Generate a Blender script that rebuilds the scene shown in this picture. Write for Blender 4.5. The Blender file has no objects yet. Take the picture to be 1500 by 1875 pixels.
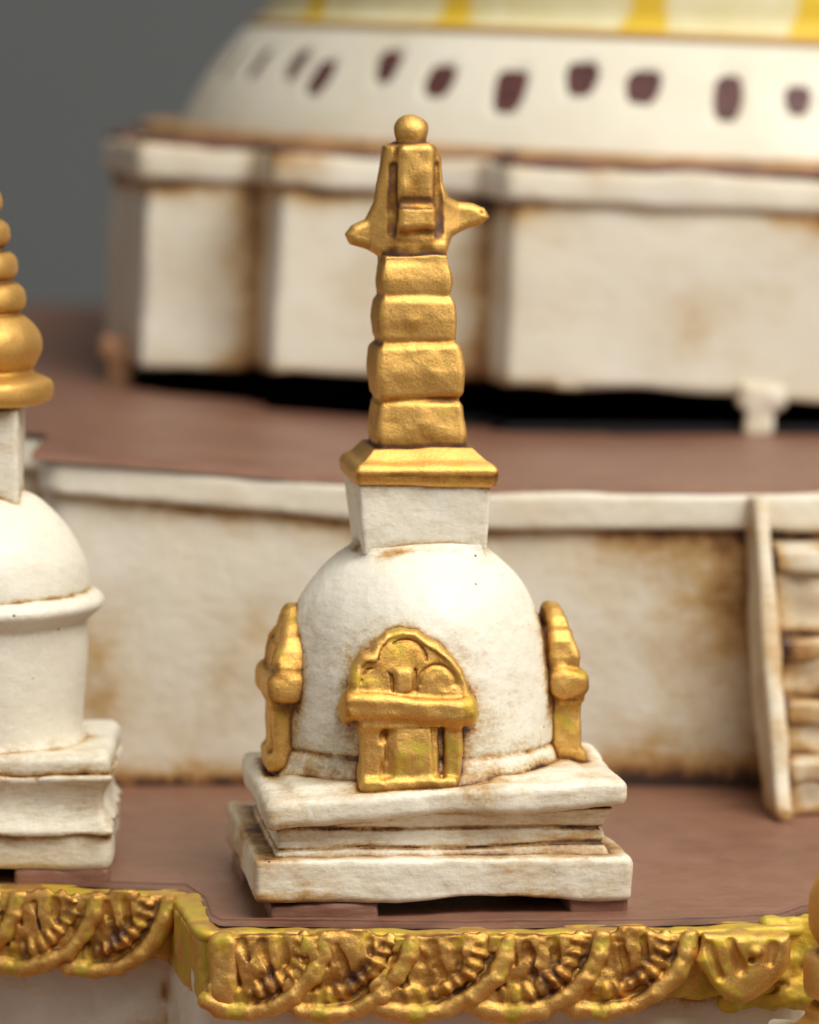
# Close-up of a hand-painted resin model of a stupa.  1 Blender unit = 1 cm of the real model.
import bpy, math, random
import numpy as np

C = bpy.context.scene.collection
SC = bpy.context.scene
SC.unit_settings.system = 'METRIC'
SC.unit_settings.scale_length = 0.01
PI = math.pi

# ------------------------------------------------------------------ noise and distance fields
_rng = np.random.RandomState(7)
_TAB = _rng.rand(32, 32, 32).astype(np.float32)

def vnoise(x, y, z):
    """smooth lattice noise, roughly -1..1"""
    xi = np.floor(x).astype(np.int64); yi = np.floor(y).astype(np.int64); zi = np.floor(z).astype(np.int64)
    fx = x - xi; fy = y - yi; fz = z - zi
    fx = fx*fx*(3-2*fx); fy = fy*fy*(3-2*fy); fz = fz*fz*(3-2*fz)
    x0, x1 = xi & 31, (xi+1) & 31
    y0, y1 = yi & 31, (yi+1) & 31
    z0, z1 = zi & 31, (zi+1) & 31
    a = _TAB[x0, y0, z0]*(1-fx) + _TAB[x1, y0, z0]*fx
    b = _TAB[x0, y1, z0]*(1-fx) + _TAB[x1, y1, z0]*fx
    c = _TAB[x0, y0, z1]*(1-fx) + _TAB[x1, y0, z1]*fx
    d = _TAB[x0, y1, z1]*(1-fx) + _TAB[x1, y1, z1]*fx
    return ((a*(1-fy)+b*fy)*(1-fz) + (c*(1-fy)+d*fy)*fz)*2 - 1

def wob(x, y, z, f, amp, seed=0.0):
    s = seed*7.31
    return amp*(vnoise(x*f+s, y*f+s*1.7, z*f+s*.6) + .5*vnoise(x*f*2.1+s, y*f*2.1, z*f*2.1+s))

def box(x, y, z, c, h, r=0.0):
    qx = np.abs(x-c[0])-h[0]+r; qy = np.abs(y-c[1])-h[1]+r; qz = np.abs(z-c[2])-h[2]+r
    return (np.sqrt(np.maximum(qx, 0)**2+np.maximum(qy, 0)**2+np.maximum(qz, 0)**2)
            + np.minimum(np.maximum(qx, np.maximum(qy, qz)), 0) - r)

def seg(x, y, z, a, b, ra, rb=None):
    rb = ra if rb is None else rb
    ax, ay, az = a; bx, by, bz = b[0]-ax, b[1]-ay, b[2]-az
    L = bx*bx+by*by+bz*bz + 1e-9
    t = np.clip(((x-ax)*bx+(y-ay)*by+(z-az)*bz)/L, 0, 1)
    return np.sqrt((x-ax-t*bx)**2+(y-ay-t*by)**2+(z-az-t*bz)**2) - (ra+(rb-ra)*t)

def ell(x, y, z, c, r):
    k = np.sqrt(((x-c[0])/r[0])**2+((y-c[1])/r[1])**2+((z-c[2])/r[2])**2)
    return (k-1)*min(r)

def smin(a, b, k):
    h = np.clip(.5+.5*(b-a)/k, 0, 1)
    return b*(1-h)+a*h - k*h*(1-h)

def smax(a, b, k):
    return -smin(-a, -b, k)

def poly2(u, v, pts):
    """signed distance to a closed polygon"""
    d = np.full(u.shape, 1e9); s = np.ones(u.shape)
    n = len(pts)
    for i in range(n):
        ax, ay = pts[i]; bx, by = pts[i-1]
        ex, ey = bx-ax, by-ay
        wx, wy = u-ax, v-ay
        t = np.clip((wx*ex+wy*ey)/(ex*ex+ey*ey+1e-12), 0, 1)
        d = np.minimum(d, (wx-ex*t)**2+(wy-ey*t)**2)
        c1 = v >= ay; c2 = v < by; c3 = ex*wy > ey*wx
        flip = (c1 & c2 & c3) | (~c1 & ~c2 & ~c3)
        s = np.where(flip, -s, s)
    return s*np.sqrt(d)

def extrude(d2, w, h, r=0.0):
    qx = d2+r; qy = np.abs(w)-h+r
    return np.minimum(np.maximum(qx, qy), 0)+np.sqrt(np.maximum(qx, 0)**2+np.maximum(qy, 0)**2)-r

def smooth_profile(pts, n=6):
    P = np.array(pts, float); out = []
    for i in range(len(P)-1):
        p0 = P[max(i-1, 0)]; p1 = P[i]; p2 = P[i+1]; p3 = P[min(i+2, len(P)-1)]
        for t in np.linspace(0, 1, n, endpoint=False):
            out.append(.5*((2*p1)+(-p0+p2)*t+(2*p0-5*p1+4*p2-p3)*t*t+(-p0+3*p1-3*p2+p3)*t**3))
    out.append(P[-1])
    return [(max(a, 0.0), b) for a, b in out]

class Lathe:
    """distance field of a body of revolution, looked up from a grid; profile = (radius, height) from bottom to top"""
    def __init__(self, prof, smooth=0, res=.02):
        if smooth: prof = smooth_profile(prof, smooth)
        pts = [(-.5, prof[0][1])] + list(prof) + [(-.5, prof[-1][1])]
        self.z0 = min(p[1] for p in prof)-.6; self.res = res
        z1 = max(p[1] for p in prof)+.6; r1 = max(p[0] for p in prof)+.8
        self.R = np.arange(0, r1+res, res); self.Z = np.arange(self.z0, z1+res, res)
        u, v = np.meshgrid(self.R, self.Z, indexing='ij')
        self.g = poly2(u, v, pts).astype(np.float32)
    def __call__(self, x, y, z):
        r = np.sqrt(x*x+y*y)
        a = np.clip(r/self.res, 0, len(self.R)-1.001); b = np.clip((z-self.z0)/self.res, 0, len(self.Z)-1.001)
        i = a.astype(int); j = b.astype(int); fa = a-i; fb = b-j
        g = self.g
        return (g[i, j]*(1-fa)+g[i+1, j]*fa)*(1-fb)+(g[i, j+1]*(1-fa)+g[i+1, j+1]*fa)*fb

# ------------------------------------------------------------------ skin a distance field
def skin(name, f, lo, hi, res, mat, parent=None, wash_f=None, wash_gain=1.0, attrs=None, wash_h=(.05, .16)):
    lo = np.array(lo, float); hi = np.array(hi, float)
    n = np.ceil((hi-lo)/res).astype(int)+1
    xs = lo[0]+np.arange(n[0])*res; ys = lo[1]+np.arange(n[1])*res; zs = lo[2]+np.arange(n[2])*res
    V = np.empty(n, np.float32)
    step = max(1, int(600000/(n[1]*n[2])))
    for i in range(0, n[0], step):
        X, Y, Z = np.meshgrid(xs[i:i+step], ys, zs, indexing='ij')
        V[i:i+step] = f(X, Y, Z)
    V[0] = np.maximum(V[0], 1e-3); V[-1] = np.maximum(V[-1], 1e-3)          # close the skin at the grid's sides
    V[:, 0] = np.maximum(V[:, 0], 1e-3); V[:, -1] = np.maximum(V[:, -1], 1e-3)
    V[:, :, 0] = np.maximum(V[:, :, 0], 1e-3); V[:, :, -1] = np.maximum(V[:, :, -1], 1e-3)
    S = V < 0
    cnt = np.zeros(n-1, np.int8)
    for a in (0, 1):
        for b in (0, 1):
            for c in (0, 1):
                cnt += S[a:n[0]-1+a, b:n[1]-1+b, c:n[2]-1+c]
    act = (cnt > 0) & (cnt < 8)
    I, J, K = np.nonzero(act)
    idx = np.full(n-1, -1, np.int64); idx[I, J, K] = np.arange(len(I))
    acc = np.zeros((len(I), 3)); num = np.zeros(len(I))
    corners = [(a, b, c) for a in (0, 1) for b in (0, 1) for c in (0, 1)]
    for p in corners:
        for ax in range(3):
            if p[ax]: continue
            q = list(p); q[ax] = 1
            v0 = V[I+p[0], J+p[1], K+p[2]]; v1 = V[I+q[0], J+q[1], K+q[2]]
            m = (v0 < 0) != (v1 < 0)
            t = np.where(m, v0/np.where(m, v0-v1, 1), 0)
            for k in range(3):
                acc[:, k] += np.where(m, p[k]+(t if k == ax else 0), 0)
            num += m
    co = np.stack([I, J, K], 1)+acc/np.maximum(num, 1)[:, None]
    co = lo+co*res
    faces = []
    for ax in range(3):
        o = [(1, 2), (2, 0), (0, 1)][ax]
        sl0 = [slice(None)]*3; sl1 = [slice(None)]*3
        sl0[ax] = slice(0, n[ax]-1); sl1[ax] = slice(1, n[ax])
        A = S[tuple(sl0)]; B = S[tuple(sl1)]
        E = np.array(np.nonzero(A != B))
        ok = np.ones(E.shape[1], bool)
        for k in o: ok &= (E[k] > 0) & (E[k] < n[k]-1)
        E = E[:, ok]
        inside = A[tuple(E)]
        def cell(du, dv):
            e = E.copy(); e[o[0]] += du; e[o[1]] += dv
            return idx[e[0], e[1], e[2]]
        q = np.stack([cell(-1, -1), cell(0, -1), cell(0, 0), cell(-1, 0)], 1)
        q[~inside] = q[~inside][:, ::-1]
        faces.append(q)
    F = np.concatenate(faces)
    F = F[(F >= 0).all(1)]
    # normals from the field, one correction step on to the true surface
    def grad(P, e):
        x, y, z = P[:, 0], P[:, 1], P[:, 2]
        g = np.stack([f(x+e, y, z)-f(x-e, y, z), f(x, y+e, z)-f(x, y-e, z), f(x, y, z+e)-f(x, y, z-e)], 1)/(2*e)
        return g
    g = grad(co, res*.5); L = np.linalg.norm(g, axis=1, keepdims=True)+1e-6
    nrm = g/L
    d = np.clip(f(co[:, 0], co[:, 1], co[:, 2])/np.maximum(L[:, 0], .4), -res*.5, res*.5)
    co = co-nrm*d[:, None]
    me = bpy.data.meshes.new(name)
    me.vertices.add(len(co)); me.vertices.foreach_set('co', co.astype(np.float32).ravel())
    me.loops.add(F.size); me.loops.foreach_set('vertex_index', F.astype(np.int32).ravel())
    me.polygons.add(len(F)); me.polygons.foreach_set('loop_start', np.arange(0, F.size, 4, dtype=np.int32))
    me.polygons.foreach_set('loop_total', np.full(len(F), 4, np.int32))
    me.update(calc_edges=True); me.validate()
    me.polygons.foreach_set('use_smooth', np.ones(len(me.polygons), bool))
    # antiquing wash: the dark brown pigment the maker brushed on and wiped off, left in the seams of the relief
    wf = wash_f or f
    w = np.zeros(len(co))
    for h, k in zip(wash_h, (.75, .5, .32)):
        P = co+nrm*h
        w += k*np.clip(1-wf(P[:, 0], P[:, 1], P[:, 2])/h, 0, 1.4)
    w = np.clip(w*wash_gain, 0, 1)
    setattr_f(me, 'wash', w)
    if attrs:
        for k, fn in attrs.items(): setattr_f(me, k, fn(co[:, 0], co[:, 1], co[:, 2]))
    me.materials.append(mat)
    o = bpy.data.objects.new(name, me); C.objects.link(o)
    if parent: o.parent = parent
    return o

def setattr_f(me, name, vals):
    a = me.attributes.new(name, 'FLOAT', 'POINT')
    a.data.foreach_set('value', np.ascontiguousarray(vals, np.float32))

# ------------------------------------------------------------------ materials
class NT:
    def __init__(self, name):
        self.m = bpy.data.materials.new(name); self.m.use_nodes = True
        self.t = self.m.node_tree; self.n = self.t.nodes
        self.p = self.n['Principled BSDF']
    def add(self, kind, **kw):
        o = self.n.new(kind)
        for k, v in kw.items(): setattr(o, k, v)
        return o
    def link(self, a, b): self.t.links.new(a, b)
    def coord(self):
        return self.add('ShaderNodeTexCoord').outputs['Object']
    def mapped(self, src, scale, rot=(0, 0, 0)):
        mp = self.add('ShaderNodeMapping'); mp.inputs['Scale'].default_value = scale; mp.inputs['Rotation'].default_value = rot
        self.link(src, mp.inputs['Vector']); return mp.outputs[0]
    def noise(self, vec, scale, detail=4, rough=.55, dist=0.0):
        o = self.add('ShaderNodeTexNoise'); o.inputs['Scale'].default_value = scale
        o.inputs['Detail'].default_value = detail; o.inputs['Roughness'].default_value = rough
        o.inputs['Distortion'].default_value = dist
        self.link(vec, o.inputs['Vector']); return o.outputs['Fac']
    def math(self, op, a, b=None, clamp=False):
        o = self.add('ShaderNodeMath', operation=op, use_clamp=clamp)
        for i, v in enumerate((a, b)):
            if v is None: continue
            if isinstance(v, (int, float)): o.inputs[i].default_value = v
            else: self.link(v, o.inputs[i])
        return o.outputs[0]
    def ramp(self, fac, stops, interp='LINEAR'):
        o = self.add('ShaderNodeValToRGB'); o.color_ramp.interpolation = interp
        e = o.color_ramp.elements
        while len(e) < len(stops): e.new(.5)
        for i, (p, c) in enumerate(stops):
            e[i].position = p; e[i].color = (c if len(c) == 4 else (*c, 1))
        self.link(fac, o.inputs[0]); return o.outputs[0]
    def mix(self, fac, a, b):
        o = self.add('ShaderNodeMix', data_type='RGBA')
        for i, v in ((0, fac), (6, a), (7, b)):
            if isinstance(v, (int, float)): o.inputs[i].default_value = v
            elif isinstance(v, tuple): o.inputs[i].default_value = (*v, 1) if len(v) == 3 else v
            else: self.link(v, o.inputs[i])
        return o.outputs[2]
    def attr(self, name):
        o = self.add('ShaderNodeAttribute'); o.attribute_name = name; return o.outputs['Fac']
    def step(self, v, a, b):
        o = self.add('ShaderNodeMapRange', interpolation_type='SMOOTHSTEP'); self.link(v, o.inputs[0])
        o.inputs[1].default_value = a; o.inputs[2].default_value = b; return o.outputs[0]
    def set(self, sock, v):
        s = self.p.inputs[sock]
        if isinstance(v, (int, float)): s.default_value = v
        elif isinstance(v, tuple): s.default_value = (*v, 1) if len(v) == 3 else v
        else: self.link(v, s)
    def bump(self, h, strength, dist, prev=None):
        o = self.add('ShaderNodeBump'); o.inputs['Strength'].default_value = strength; o.inputs['Distance'].default_value = dist
        self.link(h, o.inputs['Height'])
        if prev is not None: self.link(prev, o.inputs['Normal'])
        return o.outputs[0]

def white_paint(name, tone=(.83, .775, .635), dirt=.125, streak=(1.8, 1.8, 7), streak_amt=.68, washk=1.0, pin=True, blotch=.85):
    t = NT(name); co = t.coord()
    w = t.attr('wash')
    broad = t.noise(co, .85, 5, .6, .4)
    mid = t.noise(co, 3.6, 5, .65, .3)
    fine = t.noise(co, 30, 7, .78)
    st = t.noise(t.mapped(co, streak), 2.0, 6, .68, .25)
    st2 = t.noise(t.mapped(co, streak, (.03, .16, .2)), 5.0, 4, .6)
    # stain = what the wash left behind
    wn = t.math('MULTIPLY', w, t.math('SUBTRACT', t.math('ADD', t.math('MULTIPLY', mid, 1.7*washk), t.math('MULTIPLY', fine, .9*washk)), .62))
    s = t.math('ADD', wn, t.math('MULTIPLY', t.math('SUBTRACT', broad, .46), blotch))
    s = t.math('ADD', s, t.math('MULTIPLY', t.math('SUBTRACT', st, .52), streak_amt))
    s = t.math('ADD', s, t.math('MULTIPLY', t.math('SUBTRACT', st2, .5), streak_amt*.5))
    s = t.math('ADD', s, t.math('MULTIPLY', t.math('SUBTRACT', fine, .5), .34))
    s = t.math('ADD', s, dirt)
    d = t.attr('stain')
    s = t.math('ADD', s, t.math('MULTIPLY', d, t.math('ADD', t.math('MULTIPLY', mid, .9), .3)))
    c = t.ramp(s, [(0.0, tone), (.16, tuple(a*b for a, b in zip(tone, (.95, .93, .89)))), (.32, (.65, .54, .37)),
                   (.48, (.52, .335, .14)), (.66, (.34, .17, .055)), (.85, (.13, .055, .022)), (1.0, (.045, .022, .013))])
    # a cooler dry-brushed white on top of the grain
    hi = t.step(st, .56, .74)
    c = t.mix(t.math('MULTIPLY', hi, t.math('SUBTRACT', .55, t.math('MULTIPLY', s, 1.1), True)), c, (.83, .815, .75))
    hgt = t.math('ADD', t.math('MULTIPLY', st, .6), t.math('MULTIPLY', fine, .35))
    if pin:
        vo = t.add('ShaderNodeTexVoronoi'); vo.inputs['Scale'].default_value = 3.3
        t.link(co, vo.inputs['Vector'])
        hole = t.step(vo.outputs['Distance'], .055, .03)
        keep = t.step(t.noise(co, 2.3, 2), .47, .5)
        hole = t.math('MULTIPLY', hole, keep)
        c = t.mix(hole, c, (.035, .016, .01))
        hgt = t.math('SUBTRACT', hgt, t.math('MULTIPLY', hole, 1.5))
    t.set('Base Color', c)
    t.set('Roughness', t.math('ADD', .36, t.math('MULTIPLY', mid, .2)))
    t.set('Specular IOR Level', .5)
    b = t.bump(hgt, .4, .018)
    b = t.bump(t.noise(co, 7, 4), .4, .035, b)
    t.set('Normal', b)
    return t.m

def gold_paint(name, under=.0, washk=1.0, orange=0.0):
    t = NT(name); co = t.coord()
    w = t.attr('wash')
    mid = t.noise(co, 4.2, 5, .65, .4)
    broad = t.noise(co, 1.5, 4, .6, .3)
    fine = t.noise(co, 34, 5, .75)
    grain = t.noise(co, 48, 4, .8)
    s = t.math('MULTIPLY', w, t.math('ADD', t.math('MULTIPLY', mid, 1.35*washk), .04))
    s = t.math('ADD', s, t.math('MULTIPLY', t.math('SUBTRACT', fine, .5), .4))
    s = t.math('ADD', s, t.math('MULTIPLY', t.math('SUBTRACT', broad, .5), .25))
    g0 = (.77, .45, .125); g1 = (.60, .315, .07)
    c = t.ramp(s, [(.05, g0), (.26, g1), (.45, (.34, .16, .04)), (.68, (.13, .055, .022)), (.95, (.045, .02, .016))])
    fl = t.math('ADD', .78, t.math('MULTIPLY', t.step(t.noise(co, 62, 4, .85), .32, .68), .36))  # glints of the gold drawn as bright and dark specks in base colour
    fv = t.add('ShaderNodeVectorMath', operation='SCALE'); t.link(c, fv.inputs[0]); t.link(fl, fv.inputs['Scale']); c = fv.outputs[0]
    # yellow undercoat showing where the gold is thin
    u = t.math('ADD', t.noise(co, 2.6, 4, .6, .5), t.math('ADD', t.math('MULTIPLY', fine, .12), under-.06))
    um = t.math('MULTIPLY', t.step(u, .57, .68), t.math('SUBTRACT', 1.0, t.math('MULTIPLY', s, 1.5), True))
    c = t.mix(t.math('MULTIPLY', um, .85), c, t.mix(t.step(mid, .4, .6), (.64, .42, .02), (.50, .39, .03)))
    t.set('Base Color', c)
    met = t.math('MULTIPLY', t.math('SUBTRACT', 1.0, t.step(s, .35, .75)), t.math('SUBTRACT', .93, t.math('MULTIPLY', um, .6)))
    t.set('Metallic', met)
    t.set('Roughness', t.math('ADD', .35, t.math('MULTIPLY', fine, .3)))
    t.set('Specular IOR Level', .5)
    b = t.bump(grain, .6, .009)
    b = t.bump(t.noise(co, 6, 3, .5), .22, .04, b)
    t.set('Normal', b)
    return t.m

def red_paint(name, gloss=.42):
    t = NT(name); co = t.coord()
    broad = t.noise(co, .5, 5, .6, .5); mid = t.noise(co, 2.6, 6, .65, .6); fine = t.noise(co, 24, 5, .7)
    st = t.noise(t.mapped(co, (1, 9, 9)), 1.7, 5, .6)
    s = t.math('ADD', t.math('MULTIPLY', broad, .45), t.math('ADD', t.math('MULTIPLY', mid, .4), t.math('MULTIPLY', fine, .15)))
    s = t.math('ADD', s, t.math('MULTIPLY', t.math('SUBTRACT', st, .5), .25))
    s = t.math('ADD', s, t.math('MULTIPLY', t.math('SUBTRACT', t.noise(co, 60, 3, .8), .5), .14))
    s = t.math('ADD', s, t.math('MULTIPLY', t.math('SUBTRACT', t.noise(t.mapped(co, (1.2, 5, 5), (0, 0, .5)), 3.0, 6, .75, .8), .5), .22))
    s = t.math('SUBTRACT', s, t.math('MULTIPLY', t.attr('wash'), .6))
    c = t.ramp(s, [(.05, (.04, .017, .013)), (.3, (.14, .056, .036)), (.46, (.215, .096, .056)), (.58, (.255, .121, .074)), (.75, (.32, .158, .10))])
    t.set('Base Color', c)
    t.set('Roughness', t.math('ADD', gloss-.08, t.math('MULTIPLY', fine, .2)))
    b = t.bump(t.math('ADD', st, t.math('MULTIPLY', mid, .8)), .3, .04)
    t.set('Normal', t.bump(fine, .2, .01, b))
    return t.m

def plain(name, col, rough=.6, var=.25, scale=2.0):
    t = NT(name); co = t.coord()
    n = t.noise(co, scale, 5, .6)
    c = t.ramp(n, [(.3, tuple(v*(1-var) for v in col)), (.7, tuple(min(1, v*(1+var)) for v in col))])
    t.set('Base Color', c); t.set('Roughness', rough)
    t.set('Normal', t.bump(n, .2, .03))
    return t.m

M_white = white_paint('white_plaster_paint')
M_dome = white_paint('white_dome_paint', streak=(3, 3, 7), streak_amt=.7, dirt=.03, blotch=.52)
M_wall = white_paint('cream_wall_paint', tone=(.77, .71, .58), dirt=.08, streak=(1.0, 1.0, 5), streak_amt=.3, pin=False, washk=1.1)
M_great = white_paint('aged_cream_paint', tone=(.77, .71, .58), dirt=.08, streak=(.8, .8, 3), streak_amt=.3, pin=False, washk=1.0)
M_drum = white_paint('white_drum_paint', tone=(.80, .735, .585), dirt=.0, streak=(.6, .6, 2), streak_amt=.2, pin=False, washk=.5)
M_gold = gold_paint('old_gold_paint', -.05)
M_shrine = gold_paint('gold_over_yellow_paint', .02, .85)
M_corn = gold_paint('gilded_relief_paint', .05, .9)
M_rim = gold_paint('yellow_undercoat_gold', .16)
M_red = red_paint('red_brown_paint')
M_redg = red_paint('glossy_red_brown_paint', .3)
M_maroon = plain('dark_maroon_paint', (.105, .036, .030), .5, .5, 6)
M_ochre = plain('ochre_wash_paint', (.42, .24, .10), .6, .35, 1.5)
M_maroon_edge = plain('maroon_edge_paint', (.14, .05, .04), .5, .4, 3)
M_black = plain('black_cavity', (.006, .005, .005), .9, .2)  # near-black colour paints in the deep shadow below the great plinth
M_post = plain('terracotta_patch_paint', (.38, .19, .09), .6, .4, 3)

# ------------------------------------------------------------------ object helpers
def thing(name, label, cat, loc=(0, 0, 0), rz=0.0, group=None):
    o = bpy.data.objects.new(name, None); C.objects.link(o)
    o.location = loc; o.rotation_euler = (0, 0, rz); o.empty_display_size = .2
    o['label'] = label; o['category'] = cat
    if group: o['group'] = group
    return o

def mesh_obj(name, verts, faces, mat, parent=None, smooth=False, wash=None):
    me = bpy.data.meshes.new(name); me.from_pydata([tuple(map(float, v)) for v in verts], [], faces); me.update()
    if smooth: me.polygons.foreach_set('use_smooth', np.ones(len(me.polygons), bool))
    if wash is not None: setattr_f(me, 'wash', wash)
    me.materials.append(mat)
    o = bpy.data.objects.new(name, me); C.objects.link(o)
    if parent: o.parent = parent
    return o

def sheet(name, xs, ys, zf, mat, parent=None):
    X, Y = np.meshgrid(xs, ys, indexing='ij'); Z = zf(X, Y)
    V = np.stack([X, Y, Z], -1).reshape(-1, 3); n = len(ys)
    F = [(i*n+j, (i+1)*n+j, (i+1)*n+j+1, i*n+j+1) for i in range(len(xs)-1) for j in range(n-1)]
    return mesh_obj(name, V, F, mat, parent, True)

FL = -.12                                                          # level of the lower terrace floor

# ================================================================== the stupa in focus
small = thing('small_stupa', 'white square-based stupa with gold shrines round its dome, standing alone in sharp focus',
              'stupa', (.11, 0, 0), math.radians(7))

def lean(z): return -.026*np.clip(z-3.0, 0, 9)

def f_base(x, y, z):
    d = box(x, y, z+.018*x, (0, -.19, .205), (1.72, 1.54, .2), .055)
    d = smax(d, -ell(x, y, z, (.35, -1.9, -.10), (1.0, .9, .155)), .03)
    return d - wob(x, y, z, 1.3, .022, 1) - wob(x, y, z*2, 5, .006, 2)
def f_neck(x, y, z):
    fl = .055*np.clip(np.abs(z-.57)/.2, 0, 1.3)**2
    d = box(x/(1+fl/1.5), y/(1+fl/1.3), z, (0, -.22, .57), (1.50, 1.28, .26), .03)
    for gz in (.475, .655): d = smax(d, -(np.abs(z+.02*x*(gz > .5)-gz-.012*np.sin(x*3+gz*9))+np.maximum(-d, 0)*.6-.018), .02)
    return d - wob(x, y, z, 1.7, .018, 3)
def f_slab(x, y, z):
    zz = z-.05-.030*x-.012*vnoise(x*1.2, y*1.2, 0*x)*2
    d = box(x, y, zz, (.04, -.32, .845), (1.66, 1.37, .135), .095)
    top = .985+.06*np.clip(1-np.maximum(np.abs(x), np.abs(y+.1))/1.75, 0, 1)
    d = smin(d, box(x, y, zz, (0, -.2, .9), (1.35, 1.2, .12), .06), .12)
    return d - wob(x, y, z, 1.5, .028, 4) - wob(x, y, z, 6, .006, 5)

DOME = Lathe([(1.30, .9), (1.285, 1.0), (1.24, 1.1), (1.215, 1.19), (1.19, 1.24), (1.165, 1.262), (1.185, 1.29), (1.187, 1.5),
              (1.165, 1.8), (1.14, 2.05), (1.10, 2.35), (1.02, 2.62), (.90, 2.83), (.74, 2.99), (.60, 3.08), (.3, 3.14), (0, 3.15)], 3)
DY = -.10
def f_dome(x, y, z):
    q = 1.0+.105*np.clip((3.2-z)/1.2, 0, 1)
    d = DOME((x+.06)/q, (y-DY)/q, z)
    d = smin(d, box(x+.03-lean(z), y+.05, z, (0, 0, 3.05), (.55, .55, .12), .05), .10)
    return d - wob(x, y, z, 1.4, .014, 6) - wob(x, y, z, 5.5, .004, 7)

def f_harmika(x, y, z):
    xx = x+.03-lean(z); yy = y+.05
    k = 1-.085*(3.72-z)/.7
    d = box(xx/k, yy/k, z, (0, 0, 3.33), (.625, .6, .42), .035)
    return d - wob(x, y, z, 2.2, .012, 8)

def f_plate(x, y, z):
    xx = x+.02-lean(z); yy = y+.05
    d = box(xx, yy, z+.02*xx, (0, 0, 3.79), (.67, .65, .105), .075)
    k = np.clip((4.06-z)/.22, 0, 1.0)
    hw = .44+.20*k
    fr = np.maximum(np.maximum(np.abs(xx), np.abs(yy))-hw, np.abs(z-3.93)-.105)*.75
    d = smin(d, fr, .05)
    return d - wob(x, y, z, 2.5, .012, 9)

TIERS = [(.405, 3.975, 4.455), (.402, 4.495, 4.975), (.36, 5.015, 5.405), (.315, 5.44, 5.735)]
def f_tier(x, y, z, i):
    hw, a, b = TIERS[i]
    xx = x+.02-lean(z); yy = y+.05
    m = (z-a)/(b-a)
    bulge = .018*np.sin(np.clip(m, 0, 1)*PI) - .03*np.clip(m-.5, 0, 1)
    zz = z + [.02, -.035, .03, -.02][i]*xx
    d = box(xx/(1+bulge/hw), yy/(1+bulge/hw), zz, (0, 0, (a+b)/2), (hw, hw*.97, (b-a)/2+.016), .065)
    return d - wob(x, y, z, 3.0, .016, 10+i) - wob(x, y, z, 9, .004, 11)
def f_core(x, y, z):
    xx = x+.02-lean(z); yy = y+.05
    hw = .365-.075*(z-4.0)/1.7
    return np.maximum(np.maximum(np.abs(xx), np.abs(yy))-hw, np.abs(z-4.87)-.93) - wob(x, y, z, 4, .01, 15)
def f_tiers(x, y, z):
    d = f_core(x, y, z)
    for i in range(4): d = smin(d, f_tier(x, y, z, i), .04)
    return d

def _pz(py): k = (937.5-py)/8000; return (7.628-4.258+41.33*k)/(.9945+.1045*k)
_OUT = [(703, 268), (697, 290), (690, 330), (683, 370), (668, 400), (645, 412), (634, 428), (642, 445), (672, 455), (695, 470), (705, 482),
        (808, 482), (813, 455), (822, 432), (850, 420), (875, 412), (887, 398), (880, 382), (862, 373), (835, 370), (815, 360), (805, 335),
        (801, 290), (793, 270), (775, 262), (725, 262)]
OUTL = [((px-766)/191/.9925, _pz(py)) for px, py in _OUT]
def f_crown(x, y, z):
    yy = y+.05; xx = x+.02
    d2 = poly2(xx, z, OUTL)
    th = .085+.10*np.clip((.42-np.abs(xx+.06))/.2, 0, 1)
    d = extrude(d2, yy, th, .075)
    # stepped plate on the front
    cx = -.065
    def fr(yo):
        e = box(xx, yo, z, (cx, -.17, 6.55), (.17, .095, .285), .065)
        e = smin(e, box(xx, yo, z, (cx+.01, -.20, 6.165), (.18, .105, .125), .065), .06)
        e = smin(e, box(xx, yo, z, (cx, -.16, 6.02), (.185, .085, .10), .05), .05)
        return smax(e, -seg(xx, yo, z, (cx-.3, -.295, 6.30), (cx+.3, -.295, 6.285), .045), .03)
    d = smin(d, fr(yy), .05)
    d = smin(d, fr(-yy), .05)
    # dark grooves beside the plate
    for s in (-1, 1):
        d = smax(d, -seg(xx, yy, z, (cx+s*.215, -.19, 6.62), (cx+s*.232, -.20, 6.02), .038), .04)
    d = smin(d, box(xx, yy, z, (-.02, 0, 5.83), (.255, .24, .12), .06), .05)
    # pierced dint at the end of the right arm
    d = smax(d, -ell(xx, yy, z, (.585, -.085, 6.20), (.03, .03, .02)), .01)
    return d - wob(x, y, z, 4.5, .012, 16)
def f_ball(x, y, z):
    xx = x+.02+.075; yy = y+.05
    d = ell(xx, yy, z, (0, 0, 6.96), (.158, .155, .142))
    d = smax(d, (z-6.90)*-.93+(-yy-.16)*.4-.075, .02)
    d = smin(d, seg(xx, yy, z, (0, 0, 6.70), (0, 0, 6.88), .165, .138), .03)
    return d - wob(x, y, z, 5, .010, 17)

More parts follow.
